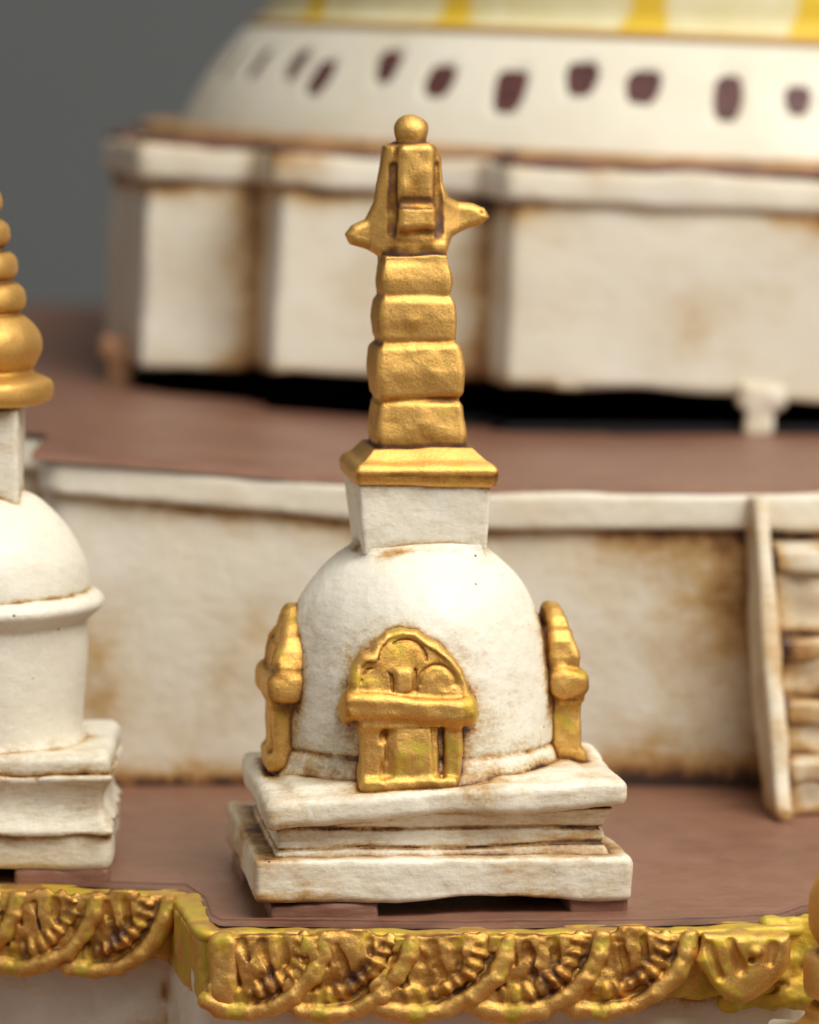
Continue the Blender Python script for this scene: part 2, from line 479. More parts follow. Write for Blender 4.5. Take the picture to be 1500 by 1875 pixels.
# a shrine in its own frame: u along the dome, z up, n outwards
_PED = [(-.52, 1.70), (-.535, 2.0), (-.505, 2.15), (-.44, 2.245), (-.35, 2.275), (-.305, 2.36), (-.21, 2.44), (-.06, 2.48), (.09, 2.455),
        (.19, 2.37), (.28, 2.325), (.41, 2.21), (.50, 2.09), (.555, 1.95), (.57, 1.70)]
def f_shrine(u, n, z, sd):
    s = 1.0
    nn = n + .10*(z-1.9)                                           # leans back on the dome
    ped = poly2(u, z, _PED)
    th = .165-.07*np.clip((z-2.0)/.45, 0, 1)
    fz = nn-1.23-th                                               # 0 on the pediment's face
    d = extrude(ped, nn-1.23, th, .085)
    d = smax(d, -extrude(ped+.075, fz, .02, .012), .05)          # shallow field inside the rim
    for (a, b, c, e, h) in ((-.05, 2.0, .085, .115, .03), (-.31, 1.99, .11, .14, .016), (.27, 1.97, .15, .12, .016)):
        d = smin(d, box(u, fz, z, (a, -.04, b), (c, h, e), .045), .012)
    for a, b, rr in ((-.30, 1.99, .14), (.25, 1.97, .165), (-.03, 2.17, .19)):
        tube = np.sqrt((np.sqrt((u-a)**2+(z-b)**2)-rr)**2+(fz+.03)**2)-.012
        d = smax(d, -np.maximum(tube, b-z), .02)
    d = smin(d, box(u, fz, z, (-.05, -.035, 2.0), (.075, .03, .11), .03), .01)
    d = smax(d, -(np.sqrt((np.abs(u+.05)-.105)**2+(fz+.035)**2)-.013+np.clip(np.abs(z-2.0)-.1, 0, 1)), .02)
    d = smin(d, box(u+.015*(z-1.7), n, z+.03*np.sin(u*3+sd), (.0, 1.27, 1.745), (.585, .195, .125), .085), .05)
    for e in (-.57, .57): d = smin(d, ell(u, n, z, (e, 1.25, 1.74), (.05, .17, .125)), .06)
    lo = box(u, n, z, (-.335, 1.25, 1.33), (.115, .15, .34), .05)
    lo = smin(lo, box(u, n, z, (.395, 1.25, 1.33), (.085, .14, .34), .05), .03)
    pan = box(u, n, z, (.03, 1.24, 1.33), (.25, .13, .32), .05)
    pan = smin(pan, box(u, n, z, (.03, 1.36, 1.34), (.185, .05, .25), .045), .03)
    lo = smin(lo, pan, .03)
    lo = smin(lo, box(u, n, z, (0, 1.30, 1.035), (.45, .15, .085), .05), .05)
    lo = smin(lo, box(u, n, z, (0, 1.30, 1.61), (.46, .12, .05), .03), .04)
    lo = smax(lo, -ell(u, n, z, (.295+.01*sd, 1.39, 1.25), (.03, .04, .2)), .03)
    lo = smax(lo, -ell(u, n, z, (-.235, 1.42, 1.5), (.04, .08, .06)), .03)
    lo = smax(lo, -ell(u, n, z, (-.25, 1.42, 1.2), (.03, .06, .08)), .03)
    d = smin(d, lo, .04)
    d = smin(d, box(u, n, z, (0, 1.13, 1.6), (.33, .12, .65), .08), .05)
    d = smin(d, box(u, n, z, (0, 1.08, 1.90), (.40, .16, .26), .1), .08)
    return d - wob(u, n, z, 3.2, .02, 20+sd) - wob(u, n, z, 8, .006, 21+sd)
SHR = [(0.0, 0), (PI/2, 1), (-PI/2, 2)]
def shrine_world(a, sd):
    # front shrine faces -y; turned by a about the dome's axis
    ca, sa = math.cos(a), math.sin(a)
    off = -.02 if sd == 0 else 0
    def g(x, y, z):
        X, Y = x+.0, y-DY
        u = X*ca+Y*sa + (.29 if sd == 0 else 0); n = X*sa-Y*ca - (.0 if sd == 0 else .05)
        return f_shrine(u, n, z-(.0 if sd == 0 else .075), sd)
    return g
SHF = [shrine_world(a, sd) for a, sd in SHR]

def f_small(x, y, z):
    d = np.minimum(np.minimum(f_base(x, y, z), f_neck(x, y, z)), f_slab(x, y, z))
    d = np.minimum(d, np.minimum(f_dome(x, y, z), f_harmika(x, y, z)))
    d = np.minimum(d, f_plate(x, y, z))
    return d
def f_small_all(x, y, z):
    d = f_small(x, y, z)
    for g in SHF: d = np.minimum(d, g(x, y, z))
    return d
def f_spire_all(x, y, z):
    return np.minimum(np.minimum(f_harmika(x, y, z), f_plate(x, y, z)), np.minimum(f_tiers(x, y, z), np.minimum(f_crown(x, y, z), f_ball(x, y, z))))

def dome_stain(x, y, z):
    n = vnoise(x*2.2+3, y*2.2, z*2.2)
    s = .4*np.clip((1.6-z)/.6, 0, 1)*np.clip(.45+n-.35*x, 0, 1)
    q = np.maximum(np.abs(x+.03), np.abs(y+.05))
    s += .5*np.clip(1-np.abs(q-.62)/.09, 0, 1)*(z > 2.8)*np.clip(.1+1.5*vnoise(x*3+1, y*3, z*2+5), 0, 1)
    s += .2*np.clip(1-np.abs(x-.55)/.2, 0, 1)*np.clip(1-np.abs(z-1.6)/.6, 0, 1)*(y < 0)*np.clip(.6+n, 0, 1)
    return s
def base_stain(x, y, z):
    n = vnoise(x*1.6+9, y*1.6, z*4)
    return .5*np.clip(n-.05, 0, 1)+.35*np.clip(1-(z+.02)/.16, 0, 1)*np.clip(.5+n, 0, 1)+.35*np.clip((-1.45-x)/.2, 0, 1)*np.clip(.6+n, 0, 1)
skin('base_slab', f_base, (-1.85, -1.85, -.08), (1.85, 1.5, .52), .022, M_white, small, f_small, 1.0, {'stain': base_stain}, wash_h=(.05, .14, .3))
skin('base_neck', f_neck, (-1.65, -1.65, .30), (1.65, 1.2, .82), .022, M_white, small, f_small, .85, {'stain': base_stain}, wash_h=(.035, .09, .2))
skin('upper_slab', f_slab, (-1.82, -1.8, .62), (1.82, 1.2, 1.16), .022, M_white, small, f_small_all, 1.0, wash_h=(.05, .14, .34))
skin('dome', f_dome, (-1.62, -1.65, .86), (1.5, 1.5, 3.22), .022, M_dome, small, f_small_all, .95, {'stain': dome_stain}, wash_h=(.05, .16, .42))
skin('harmika', f_harmika, (-.75, -.75, 2.88), (.75, .75, 3.72), .02, M_white, small, f_small_all, 1.1)
spire = skin('spire', f_tiers, (-.55, -.6, 3.93), (.55, .55, 5.84), .015, M_gold, small, f_spire_all, 1.35, wash_h=(.035, .10))
skin('spire_plate', f_plate, (-.78, -.8, 3.62), (.78, .75, 4.1), .016, M_gold, small, f_spire_all, 1.4, wash_h=(.035, .10))
skin('crown', f_crown, (-.8, -.42, 5.66), (.8, .35, 6.9), .013, M_gold, small, f_spire_all, 2.2, wash_h=(.035, .10))
skin('finial_knob', f_ball, (-.32, -.27, 6.66), (.14, .2, 7.14), .012, M_gold, small, f_spire_all, .9, wash_h=(.035, .10))
for (a, sd), g in zip(SHR, SHF):
    R = 1.75
    lo, hi = [(-1.05, -1.62), (.6, -.85)] if sd == 0 else ([(.85, -.85), (1.66, .7)] if sd == 1 else [(-1.66, -.85), (-.85, .7)])
    skin('shrine', g, (lo[0], lo[1], .9), (hi[0], hi[1], 2.70), .014, M_shrine, small, f_small_all, .72 if sd == 0 else .95, wash_h=(.04, .12))
# lumps of red-painted filler that hold the base off the floor
for c, h in (((-1.10, -1.30, -.14), (.50, .385, .15)), ((1.42, -1.30, -.12), (.27, .385, .17)), ((-1.3, .6, -.07), (.4, .5, .09)), ((1.3, .6, -.06), (.4, .5, .11))):
    skin('mortar_pad', lambda x, y, z: box(x, y, z, c, h, .04)-wob(x, y, z, 2, .02, c[0])-wob(x, y, z, 6, .008, c[0]),
         (c[0]-h[0]-.1, c[1]-h[1]-.1, c[2]-h[2]-.08), (c[0]+h[0]+.1, c[1]+h[1]+.1, c[2]+h[2]+.08), .025, M_red, small, wash_gain=.0)

# ================================================================== the stupa cut off by the left edge
left = thing('small_stupa', 'white stupa with round drum, rolled collar and ringed gold spire, partly out of view', 'stupa', (-4.27, 1.25, 0), math.radians(1.5))
def l_base(x, y, z): return box(x, y, z, (0, -.30, .21), (1.41, 1.12, .21), .09)-wob(x, y, z, 1.4, .03, 31)
def l_neck(x, y, z):
    fl = .06*np.clip(np.abs(z-.62)/.22, 0, 1.2)**2
    d = box(x/(1+fl), y/(1+fl), z, (0, -.30, .63), (1.34, 1.07, .28), .05)
    return d-wob(x, y, z, 1.7, .03, 32)
def l_slab(x, y, z): return box(x, y, z, (0, -.30, .965), (1.42, 1.13, .135), .1)-wob(x, y, z, 1.5, .025, 33)
LD = Lathe([(1.2, 1.0), (1.16, 1.08), (1.11, 1.2), (1.12, 1.6), (1.15, 2.0), (1.16, 2.2), (1.17, 2.24), (1.29, 2.35), (1.32, 2.42), (1.27, 2.49), (1.16, 2.54), (1.0, 2.55), (0, 2.55)], 3)
LT = Lathe([(1.16, 2.5), (1.17, 2.6), (1.12, 2.85), (.98, 3.12), (.8, 3.32), (.62, 3.45), (.3, 3.53), (0, 3.54)], 4)
LS = Lathe([(.74, 4.32), (.82, 4.36), (.845, 4.44), (.83, 4.54), (.72, 4.60), (.66, 4.64), (.69, 4.70), (.745, 4.84), (.73, 4.97), (.66, 5.08), (.56, 5.17)]
           + [p for i in range(7) for p in ((.52-.072*i, 5.18+.31*i), (.585-.072*i, 5.27+.31*i), (.575-.072*i, 5.40+.31*i), (.50-.072*i, 5.47+.31*i))]
           + [(.07, 7.42), (.13, 7.52), (.09, 7.66), (0, 7.70)], 3)
def l_drum(x, y, z): return LD(x, y+.2, z)-wob(x, y, z, 1.6, .02, 34)
def l_dome(x, y, z): return LT(x, y+.2, z)-wob(x, y, z, 1.6, .015, 35)
def l_harm(x, y, z):
    k = 1-.03*(4.3-z)
    return box(x/k, (y+.15)/k, z, (0, 0, 3.85), (.54, .54, .5), .05)-wob(x, y, z, 2, .012, 36)
def l_spire(x, y, z): return LS(x, y+.15, z)-wob(x, y, z, 2.5, .015, 37)
def l_all(x, y, z):
    d = np.minimum(l_base(x, y, z), np.minimum(l_neck(x, y, z), l_slab(x, y, z)))
    return np.minimum(np.minimum(d, l_drum(x, y, z)), np.minimum(l_dome(x, y, z), np.minimum(l_harm(x, y, z), l_spire(x, y, z))))
skin('base_slab', l_base, (-1.7, -1.7, -.06), (1.7, 1.7, .5), .04, M_white, left, l_all, .9)
skin('base_neck', l_neck, (-1.62, -1.62, .3), (1.62, 1.62, .95), .04, M_white, left, l_all, .9)
skin('upper_slab', l_slab, (-1.7, -1.7, .78), (1.7, 1.7, 1.16), .04, M_white, left, l_all, .9)
skin('drum', l_drum, (-1.42, -1.62, .95), (1.42, 1.22, 2.62), .036, M_dome, left, l_all, .8)
skin('dome', l_dome, (-1.3, -1.5, 2.45), (1.3, 1.1, 3.62), .036, M_dome, left, l_all, .8)
skin('harmika', l_harm, (-.65, -.8, 3.3), (.65, .5, 4.38), .03, M_white, left, l_all, .9)
skin('spire', l_spire, (-.92, -1.07, 4.24), (.92, .77, 7.8), .025, M_gold, left, l_all, .8)
for c, h in (((-.4, -1.1, -.10), (.35, .29, .11)), ((.95, -1.1, -.10), (.44, .29, .11)), ((0, 1.2, -.06), (1.3, .3, .08))):
    skin('mortar_pad', lambda x, y, z: box(x, y, z, c, h, .04)-wob(x, y, z, 2, .02, c[0])-wob(x, y, z, 6, .008, c[0]),
         (c[0]-h[0]-.1, c[1]-h[1]-.1, c[2]-h[2]-.08), (c[0]+h[0]+.1, c[1]+h[1]+.1, c[2]+h[2]+.08), .03, M_red, left, wash_gain=0)

# ================================================================== gilded ledge in front
PATH = [(-9.0, .0), (-5.0, -.17), (-2.10, -.66), (-1.78, -2.36), (0.5, -2.43), (2.2, -2.34), (3.42, -2.12), (3.62, -1.65), (9.0, -1.45)]
def path_dist(x, y):
    d = np.full(x.shape, 1e9)
    for a, b in zip(PATH[:-1], PATH[1:]):
        ex, ey = b[0]-a[0], b[1]-a[1]
        t = np.clip(((x-a[0])*ex+(y-a[1])*ey)/(ex*ex+ey*ey), 0, 1)
        d = np.minimum(d, np.sqrt((x-a[0]-t*ex)**2+(y-a[1]-t*ey)**2))
    return d
cornice = thing('gold_ledge', 'gilded ledge of overlapping relief garlands along the front edge of the red floor', 'ledge', (0, 0, 0))
def f_rim(x, y, z):
    d2 = path_dist(x, y-.12)-.15
    return extrude(d2, z+.175, .05, .045)-wob(x, y, z, 2.2, .018, 41)-wob(x, y, z, 7, .006, 42)
def f_frieze(x, y, z):
    d2 = path_dist(x, y-.20)-.16
    bot = -.76+.03*np.sin(x*7)
    d = np.maximum(d2, np.abs(z-(bot-.2)/2)-(-.2-bot)/2)
    return smin(d, 1e3, .01) - wob(x, y, z, 2.5, .03, 43)-wob(x, y, z, 8, .010, 44)
def f_led(x, y, z): return np.minimum(f_rim(x, y, z), f_frieze(x, y, z))
skin('rim', f_rim, (-7.5, -2.75, -.34), (7.5, .4, -.04), .03, M_rim, cornice, f_led, .8)
skin('frieze', f_frieze, (-7.5, -2.75, -.95), (7.5, .5, -.16), .03, M_rim, cornice, None, 1.0)

SWAGS = []
def swag_field(sd, W, L=1.0):
    rnd = random.Random(sd)
    j = lambda a: rnd.uniform(-a, a)
    rope = [(.02, -.0, -.01), (-.01, -.03, -.18), (-.10+j(.02), -.04, -.37), (-.25+j(.02), -.04, -.54), (-.44, -.02, -.66+j(.02)), (-.66, .0, -.71), (-.88, .03, -.68), (-1.04, .05, -.60)]
    bead = [(-.17+j(.02), .03, -.03), (-.20, .0, -.17), (-.29+j(.02), -.02, -.33), (-.43, -.01, -.45+j(.02)), (-.60, .02, -.52), (-.78, .06, -.53), (-.92, .09, -.5)]
    # resample the beads
    P = np.array(bead); D = np.r_[0, np.cumsum(np.linalg.norm(np.diff(P, axis=0), axis=1))]
    ts = np.arange(.03, D[-1], .105)
    B = [tuple(np.interp(t, D, P[:, k]) for k in range(3)) for t in ts]
    Bt = [(np.interp(t+.03, D, P[:, 0])-np.interp(t-.03, D, P[:, 0]), np.interp(t+.03, D, P[:, 2])-np.interp(t-.03, D, P[:, 2])) for t in ts]
    br = [rnd.uniform(.040, .052) for _ in B]
    groove = [((-.36+j(.03), -.05), (-.33+j(.03), -.26)), ((-.56+j(.03), -.08), (-.47+j(.03), -.38)), ((-.74, -.06), (-.66+j(.03), -.24-j(.05)))]
    body = [(.05, 0)] + [(p[0]+.02, p[2]-.01) for p in rope[1:]] + [(-1.04, -.45), (-.9, -.25), (-.86, 0)]
    def f(x, y, z):
        x = x/L
        d = extrude(poly2(x, z, body), y-.07, .085, .03)
        lobe = ell(x, y, z, (-.47, .0, -.2), (.14, .045, .24))
        lobe = smin(lobe, ell(x, y, z, (-.30, .0, -.14), (.09, .05, .18)), .02)
        lobe = smin(lobe, ell(x, y, z, (-.68, .01, -.2), (.11, .045, .2)), .02)
        d = smin(d, lobe, .03)
        for a, b in groove:
            d = smax(d, -seg(x, y, z, (a[0], -.045, a[1]), (b[0], -.03, b[1]), .036, .024), .03)
        d = smax(d, -seg(x, y, z, (-.85, -.02, -.2), (-.78, -.01, -.45), .04, .05), .03)
        e = np.full(np.shape(x), 1e3)
        for a, b in zip(bead[:-1], bead[1:]): e = np.minimum(e, seg(x, y+0*x, z, (a[0], a[1]+.01, a[2]), (b[0], b[1]+.01, b[2]), .062))
        for p, r, tg in zip(B, br, Bt):
            n = math.hypot(*tg)+1e-6; tx, tz = tg[0]/n, tg[1]/n
            a = (x-p[0])*tx+(z-p[2])*tz; b = -(x-p[0])*tz+(z-p[2])*tx
            e = smin(e, (np.sqrt((a/r)**2+(b/.088)**2+((y-p[1])/.078)**2)-1)*.045, .022)
        d = smin(d, e, .015)
        r = np.full(np.shape(x), 1e3)
        for i, (a, b) in enumerate(zip(rope[:-1], rope[1:])):
            r = smin(r, seg(x, y, z, a, b, .078, .085), .02)
        r = smax(r, z-.03, .05)
        d = smin(d, r, .02)
        return d - wob(x+sd, y, z, 4, .02, sd) - wob(x, y, z+sd, 11, .008, sd+1)
    return f
def add_swag(x, y, rz, sd, mat, L=1.0):
    f = swag_field(sd, .8, L)
    o = skin('garland', f, (-1.12*L, -.16, -.88), (.16*L, .22, .06), .0135, mat, cornice, None, 1.1, wash_h=(.025, .07))
    o.location = (x, y, -.135); o.rotation_euler = (0, 0, rz)
    return o
for i, (x, y) in enumerate(((-.765, -2.47), (0.0, -2.50), (.86, -2.49), (1.70, -2.44), (2.48, -2.35))):
    add_swag(x, y, .02+.02*i, 50+i, M_corn, (1.0, 1.1, 1.17, 1.16, 1.12)[i])
for i, x in enumerate((-2.25, -2.93, -3.68, -4.45, -5.2, -5.95)):
    add_swag(x, -.13-.163*(x+5.3)-.155, -.16, 60+i, M_corn, 1.04)
# blunt block at the ledge's corner
def f_corner(x, y, z):
    d = box(x, y, z, (-1.66, -2.38, -.52), (.13, .14, .39), .09)
    d = smin(d, box(x, y, z, (-1.45, -2.36, -.55), (.13, .08, .36), .05), .05)
    d = smin(d, ell(x, y, z, (-1.79, -2.36, -.66), (.06, .1, .09)), .03)
    d = smin(d, ell(x, y, z, (-1.38, -2.45, -.62), (.08, .06, .06)), .02)
    d = smin(d, ell(x, y, z, (-1.33, -2.45, -.74), (.09, .06, .05)), .02)
    d = smax(d, -seg(x, y, z, (-1.50, -2.5, -.3), (-1.49, -2.5, -.72), .04), .03)
    return d-wob(x, y, z, 3.5, .03, 70)-wob(x, y, z, 10, .008, 71)
skin('corner_block', f_corner, (-2.0, -2.68, -1.0), (-1.15, -2.1, -.1), .015, M_corn, cornice, None, 1.1, wash_h=(.035, .1))
# fan-shaped leaf that ends the row
_LEAF = [(2.62, -.14), (3.40, -.16), (3.42, -.42), (3.30, -.58), (3.10, -.74), (2.98, -.80), (2.82, -.74), (2.70, -.60), (2.56, -.38)]
def f_leaf(x, y, z):
    yy = y+2.27-.13*(x-3.0)
    d = extrude(poly2(x, z, _LEAF), yy, .16, .09)
    for a, b, r in (((2.66, -.24), (2.76, -.52), .035), ((2.86, -.2), (2.96, -.46), .04), ((3.24, -.26), (3.22, -.40), .035)):
        d = smax(d, -seg(x, yy, z, (a[0], -.17, a[1]), (b[0], -.17, b[1]), r+.012), .03)
    d = smax(d, -ell(x, yy, z, (3.05, -.17, -.38), (.03, .04, .03)), .015)
    d = smin(d, ell(x, yy, z, (3.1, -.15, -.30), (.06, .06, .05)), .03)
    return d-wob(x, y, z, 4, .02, 72)
skin('leaf_fan', f_leaf, (2.4, -2.6, -.92), (3.6, -1.95, -.08), .015, M_corn, cornice, None, 1.0, wash_h=(.035, .1))
def f_blob(x, y, z):
    d = box(x, y, z, (3.45, -1.95, -.45), (.3, .16, .34), .1)
    d = smin(d, seg(x, y, z, (2.85, -2.1, -.82), (3.6, -2.05, -.74), .08, .13), .08)
    d = smax(d, -ell(x, y, z, (3.25, -2.2, -.70), (.10, .1, .045)), .03)
    d = smax(d, -ell(x, y, z, (3.42, -2.2, -.88), (.07, .1, .07)), .03)
    d = smin(d, seg(x, y, z, (3.18, -2.13, -.62), (3.36, -2.12, -.6), .035), .03)
    return d-wob(x, y, z, 4, .05, 73)-wob(x, y, z, 11, .012, 74)
skin('undercoat_patch', f_blob, (2.6, -2.45, -1.05), (3.9, -1.65, -.05), .02, gold_paint('bare_yellow_undercoat', .3), cornice, None, .9)

# wall below the ledge and the ground it stands on
lower_wall = thing('lower_wall', 'grimy white wall below the gilded ledge', 'wall')
def f_low(x, y, z):
    d2 = path_dist(x, y-.45)-.2
    return extrude(d2, z+1.9, 1.45, .05)-wob(x, y, z, 1.4, .05, 80)-wob(x, y, z, 5, .012, 81)
skin('wall_face', f_low, (-7.5, -2.6, -3.4), (7.5, .9, -.35), .045, M_wall, lower_wall, lambda x, y, z: np.minimum(f_low(x, y, z), f_frieze(x, y, z)), 1.0)

# ================================================================== gold-topped post at the right
post = thing('finial_post', 'gold bulb finial on a white block, in front of the gilded ledge\'s right end', 'finial', (3.93, -3.05, 0))
PB = Lathe([(.10, -.16), (.30, -.12), (.38, -.02), (.425, .12), (.42, .3), (.38, .48), (.28, .64), (.15, .75), (.05, .8), (0, .81)], 4)
PR = Lathe([(.2, -.58), (.42, -.56), (.47, -.50), (.475, -.38), (.47, -.24), (.44, -.19), (.3, -.165), (0, -.165)], 3)
PF = Lathe([(.62, -.95), (.62, -.90), (.56, -.84), (.47, -.74), (.45, -.66), (.36, -.6), (.33, -.56), (0, -.56)], 3)
def p_b(x, y, z): return PB(x, y, z)-wob(x, y, z, 3, .02, 90)-.05*np.clip(.5-np.abs(z-.3), 0, 1)*np.cos(6*np.arctan2(y, x))*.35
def p_r(x, y, z): return PR(x, y, z)-wob(x, y, z, 3, .02, 91)
def p_f(x, y, z): return PF(x, y, z)-wob(x, y, z, 3, .02, 92)
def p_w(x, y, z): return box(x, y, z, (0, 0, -2.15), (.72, .72, 1.22), .05)-wob(x, y, z, 2, .015, 93)
def p_all(x, y, z): return np.minimum(np.minimum(p_b(x, y, z), p_r(x, y, z)), np.minimum(p_f(x, y, z), p_w(x, y, z)))
skin('bulb', p_b, (-.55, -.55, -.2), (.55, .55, .9), .018, M_shrine, post, p_all, 1.0)
skin('ring', p_r, (-.6, -.6, -.64), (.6, .6, -.1), .018, M_shrine, post, p_all, 1.0)
skin('flared_foot', p_f, (-.75, -.75, -1.0), (.75, .75, -.5), .018, M_shrine, post, p_all, 1.0)
skin('pedestal', p_w, (-.9, -.9, -3.4), (.9, .9, -.85), .035, M_white, post, p_all, 1.0)

# ================================================================== setting
def zt(x): return 3.09+.083*np.maximum(0, .6-np.clip(x, -5, 9))**1.0
fx = np.linspace(-9, 9, 181)
def floor_front(x): return np.interp(x, [-9, -5, -2.10, -1.86, -1.78, .5, 2.2, 3.35, 3.62, 9], [.12, -.02, -.5, -1.2, -2.2, -2.28, -2.2, -1.95, -1.5, -1.3])
T = np.linspace(0, 1, 240)**1.35
V = []; 
for x in fx:
    y0 = floor_front(x)
    for t in T: V.append((x, y0+(8.0-y0)*t, 0))
V = np.array(V)
V[:, 2] = FL + .012*vnoise(V[:, 0]*1.3, V[:, 1]*1.3, V[:, 0]*0+3) + .004*vnoise(V[:, 0]*6, V[:, 1]*6, V[:, 0]*0)
n = len(T)
gap = V[:, 1]-floor_front(V[:, 0])
V[:, 2] += .014*np.exp(-((gap-.33)/.07)**2)
fw = np.clip(1-np.abs(gap-.05)/.3, 0, 1)*.55*np.clip(.6+vnoise(V[:, 0]*2, V[:, 1]*2, V[:, 0]*0), 0, 1)+.5*np.clip(1-np.abs(gap-.27)/.035, 0, 1)
fo = mesh_obj('terrace_floor', V, [(i*n+j, (i+1)*n+j, (i+1)*n+j+1, i*n+j+1) for i in range(len(fx)-1) for j in range(n-1)], M_red, None, True, fw)
fo['kind'] = 'structure'
g = sheet('ground', np.linspace(-25, 25, 26), np.linspace(-14, 8, 23), lambda X, Y: X*0-3.35, M_red); g['kind'] = 'structure'

# back wall of the lower terrace
wall = thing('terrace_wall', 'cream wall with a projecting white coping between the red floor and the upper terrace', 'wall')
WP = [(-9, 7.6), (-3.66, 7.6), (-3.64, 5.40), (.6, 5.30), (9, 5.20)]
def wall_dist(x, y):
    d = np.full(x.shape, 1e9)
    for a, b in zip(WP[:-1], WP[1:]):
        ex, ey = b[0]-a[0], b[1]-a[1]
        t = np.clip(((x-a[0])*ex+(y-a[1])*ey)/(ex*ex+ey*ey), 0, 1)
        d = np.minimum(d, np.sqrt((x-a[0]-t*ex)**2+(y-a[1]-t*ey)**2))
    return d
def f_wall(x, y, z):
    d2 = wall_dist(x, y-.3)-.3
    top = zt(x)-.1
    return np.maximum(d2, np.maximum(z-top, -.3-z))-wob(x, y, z, .9, .035, 100)
def f_cope(x, y, z):
    d2 = wall_dist(x, y-.16)-.30
    zc = zt(x)-.25
    return extrude(d2, z-zc, .20, .07)-wob(x, y, z, 1.0, .02, 101)
def wall_all(x, y, z): return np.minimum(np.minimum(f_wall(x, y, z), f_cope(x, y, z)), z-FL)
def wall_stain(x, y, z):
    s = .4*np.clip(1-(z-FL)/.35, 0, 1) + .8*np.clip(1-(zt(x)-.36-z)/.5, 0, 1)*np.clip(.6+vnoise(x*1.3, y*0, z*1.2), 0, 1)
    s += .68*np.clip((x-1.7)/1.6, 0, 1)*np.clip(.35+.65*vnoise(x*1.1+4, y*0, z*.9+2)+.35*np.clip(1-np.abs(z-2.2)/1.0, 0, 1)+.25*np.clip(1-z/.9, 0, 1), 0, 1)
    s += .5*np.clip(vnoise(x*.8+7, y*0, z*.7+1)-.1, 0, 1)
    s += .25*np.clip((-1.2-x)/2, 0, 1)*np.clip(vnoise(x*1.4, y*0, z*1.4)+.4, 0, 1)
    return s
skin('wall_face', f_wall, (-9, 4.4, -.28), (9, 8.2, 3.85), .07, M_wall, wall, wall_all, .6, {'stain': wall_stain}, wash_h=(.15, .45))
skin('coping', f_cope, (-9, 4.2, 2.5), (9, 8.3, 3.95), .06, M_wall, wall, wall_all, .6, wash_h=(.1, .3))

# stair in front of that wall
stair = thing('staircase', 'steep cream stair with a sloping side rail and stained risers against the back wall', 'staircase')
def rail_field(x0):
    def f(x, y, z):
        xs = x0+.085*(4.9-y)
        pts = [(5.4, 3.02), (5.35, 2.55), (3.95, -.3), (3.05, -.3), (3.10, .02), (3.32, .35), (4.70, 3.04)]
        return extrude(poly2(y, z, pts), x-xs, .085, .04)-wob(x, y, z, 1.6, .03, 110+x0)
    return f
STEPS = [(2.52, 4.52), (1.62, 4.08), (1.02, 3.78), (.46, 3.46)]
def stair_wash(x, y, z): return np.minimum(np.minimum(rail_field(3.66)(x, y, z), rail_field(6.2)(x, y, z)), z-FL)
for x0 in (3.66, 6.2):
    skin('side_rail', rail_field(x0), (x0-.3, 2.9, -.3), (x0+.45, 5.5, 3.15), .04, M_wall, stair, stair_wash, .5, {'stain': lambda x, y, z: .16+.35*np.clip(vnoise(x*2, y*1.5, z*1.5), 0, 1)+.3*np.clip(1-z/.5, 0, 1)}, wash_h=(.1, .3))
prev = 3.0
def riser(x, y, z):
    d = np.full(np.shape(x), 1e3)
    for zt_, yf in STEPS:
        d = np.minimum(d, box(x, y, z, (4.93, (yf+.06+5.4)/2, (zt_-.35)/2), (1.16, (5.4-yf-.06)/2, (zt_+.05)/2), .05))
    return d-wob(x, y, z, 2.4, .05, 115)
def steps_all(x, y, z):
    d = riser(x, y, z)
    for zz, yf in STEPS: d = np.minimum(d, box(x, y, z, (4.93, (yf+5)/2, zz-.1), (1.18, (5-yf)/2, .10), .05))
    return np.minimum(d, stair_wash(x, y, z))
M_riser = white_paint('stained_riser_paint', tone=(.5, .4, .29), dirt=.22, streak=(2, 2, 4), streak_amt=.5, pin=False, washk=1.1)
skin('risers', riser, (3.7, 3.4, -.3), (6.15, 5.45, 2.6), .05, M_riser, stair, steps_all, .6, wash_h=(.1, .25))
for zz, yf in STEPS:
    skin('step', lambda x, y, z: box(x, y, z, (4.93, (yf+5.4)/2, zz-.12), (1.15, (5.4-yf)/2, .13), .07)-wob(x, y, z, 1.8, .035, zz),
         (3.7, yf-.12, zz-.36), (6.15, 5.45, zz+.12), .045, M_wall, stair, steps_all, .9, {'stain': lambda x, y, z: .2+.7*np.clip(vnoise(x*2, y*2, z*3), 0, 1)}, wash_h=(.08, .2))

# ------------------------------------------------------------------ great stupa behind, the whole body tilted a little as it was glued
TILT = .042; PIV = (4.9, 20.5, 3.1)
great = thing('great_stupa', 'huge cream stupa with dark red niches round its drum on a stepped plinth, blurred behind', 'stupa', PIV)
great.rotation_euler = (0, TILT, 0)
def L(x, y): return (x-PIV[0], y-PIV[1])
PLAN = [(-4.05, 17.2), (-3.42, 14.5), (-1.98, 14.42), (-1.72, 13.2), (.88, 13.1), (1.14, 11.95), (8.66, 11.55), (8.9, 13.0), (11.4, 13.2), (11.7, 14.5), (13.2, 14.6), (13.8, 17.2),
        (13.8, 28.6), (-4.05, 28.6)]
PLAN = [L(*p) for p in PLAN]
ZB, ZTOP = .38, 3.06                                               # plinth bottom and top above the pivot
def plan2(x, y): return poly2(x, y, PLAN)
def f_pl(x, y, z):
    d2 = plan2(x, y)
    bot = ZB-.13*np.clip((-6.4-x)/.7, 0, 1) + .05*vnoise(x*.9, y*0, x*0)
    return np.maximum(d2, np.maximum(bot-z, z-(ZTOP-.1)))-wob(x, y, z, .7, .04, 120)
def f_plc(x, y, z):
    d2 = plan2(x, y)-.13
    return extrude(d2, z-(ZTOP-.21), .22, .09)-wob(x, y, z, 1.0, .05, 121)
def great_all(x, y, z): return np.minimum(f_pl(x, y, z), f_plc(x, y, z))
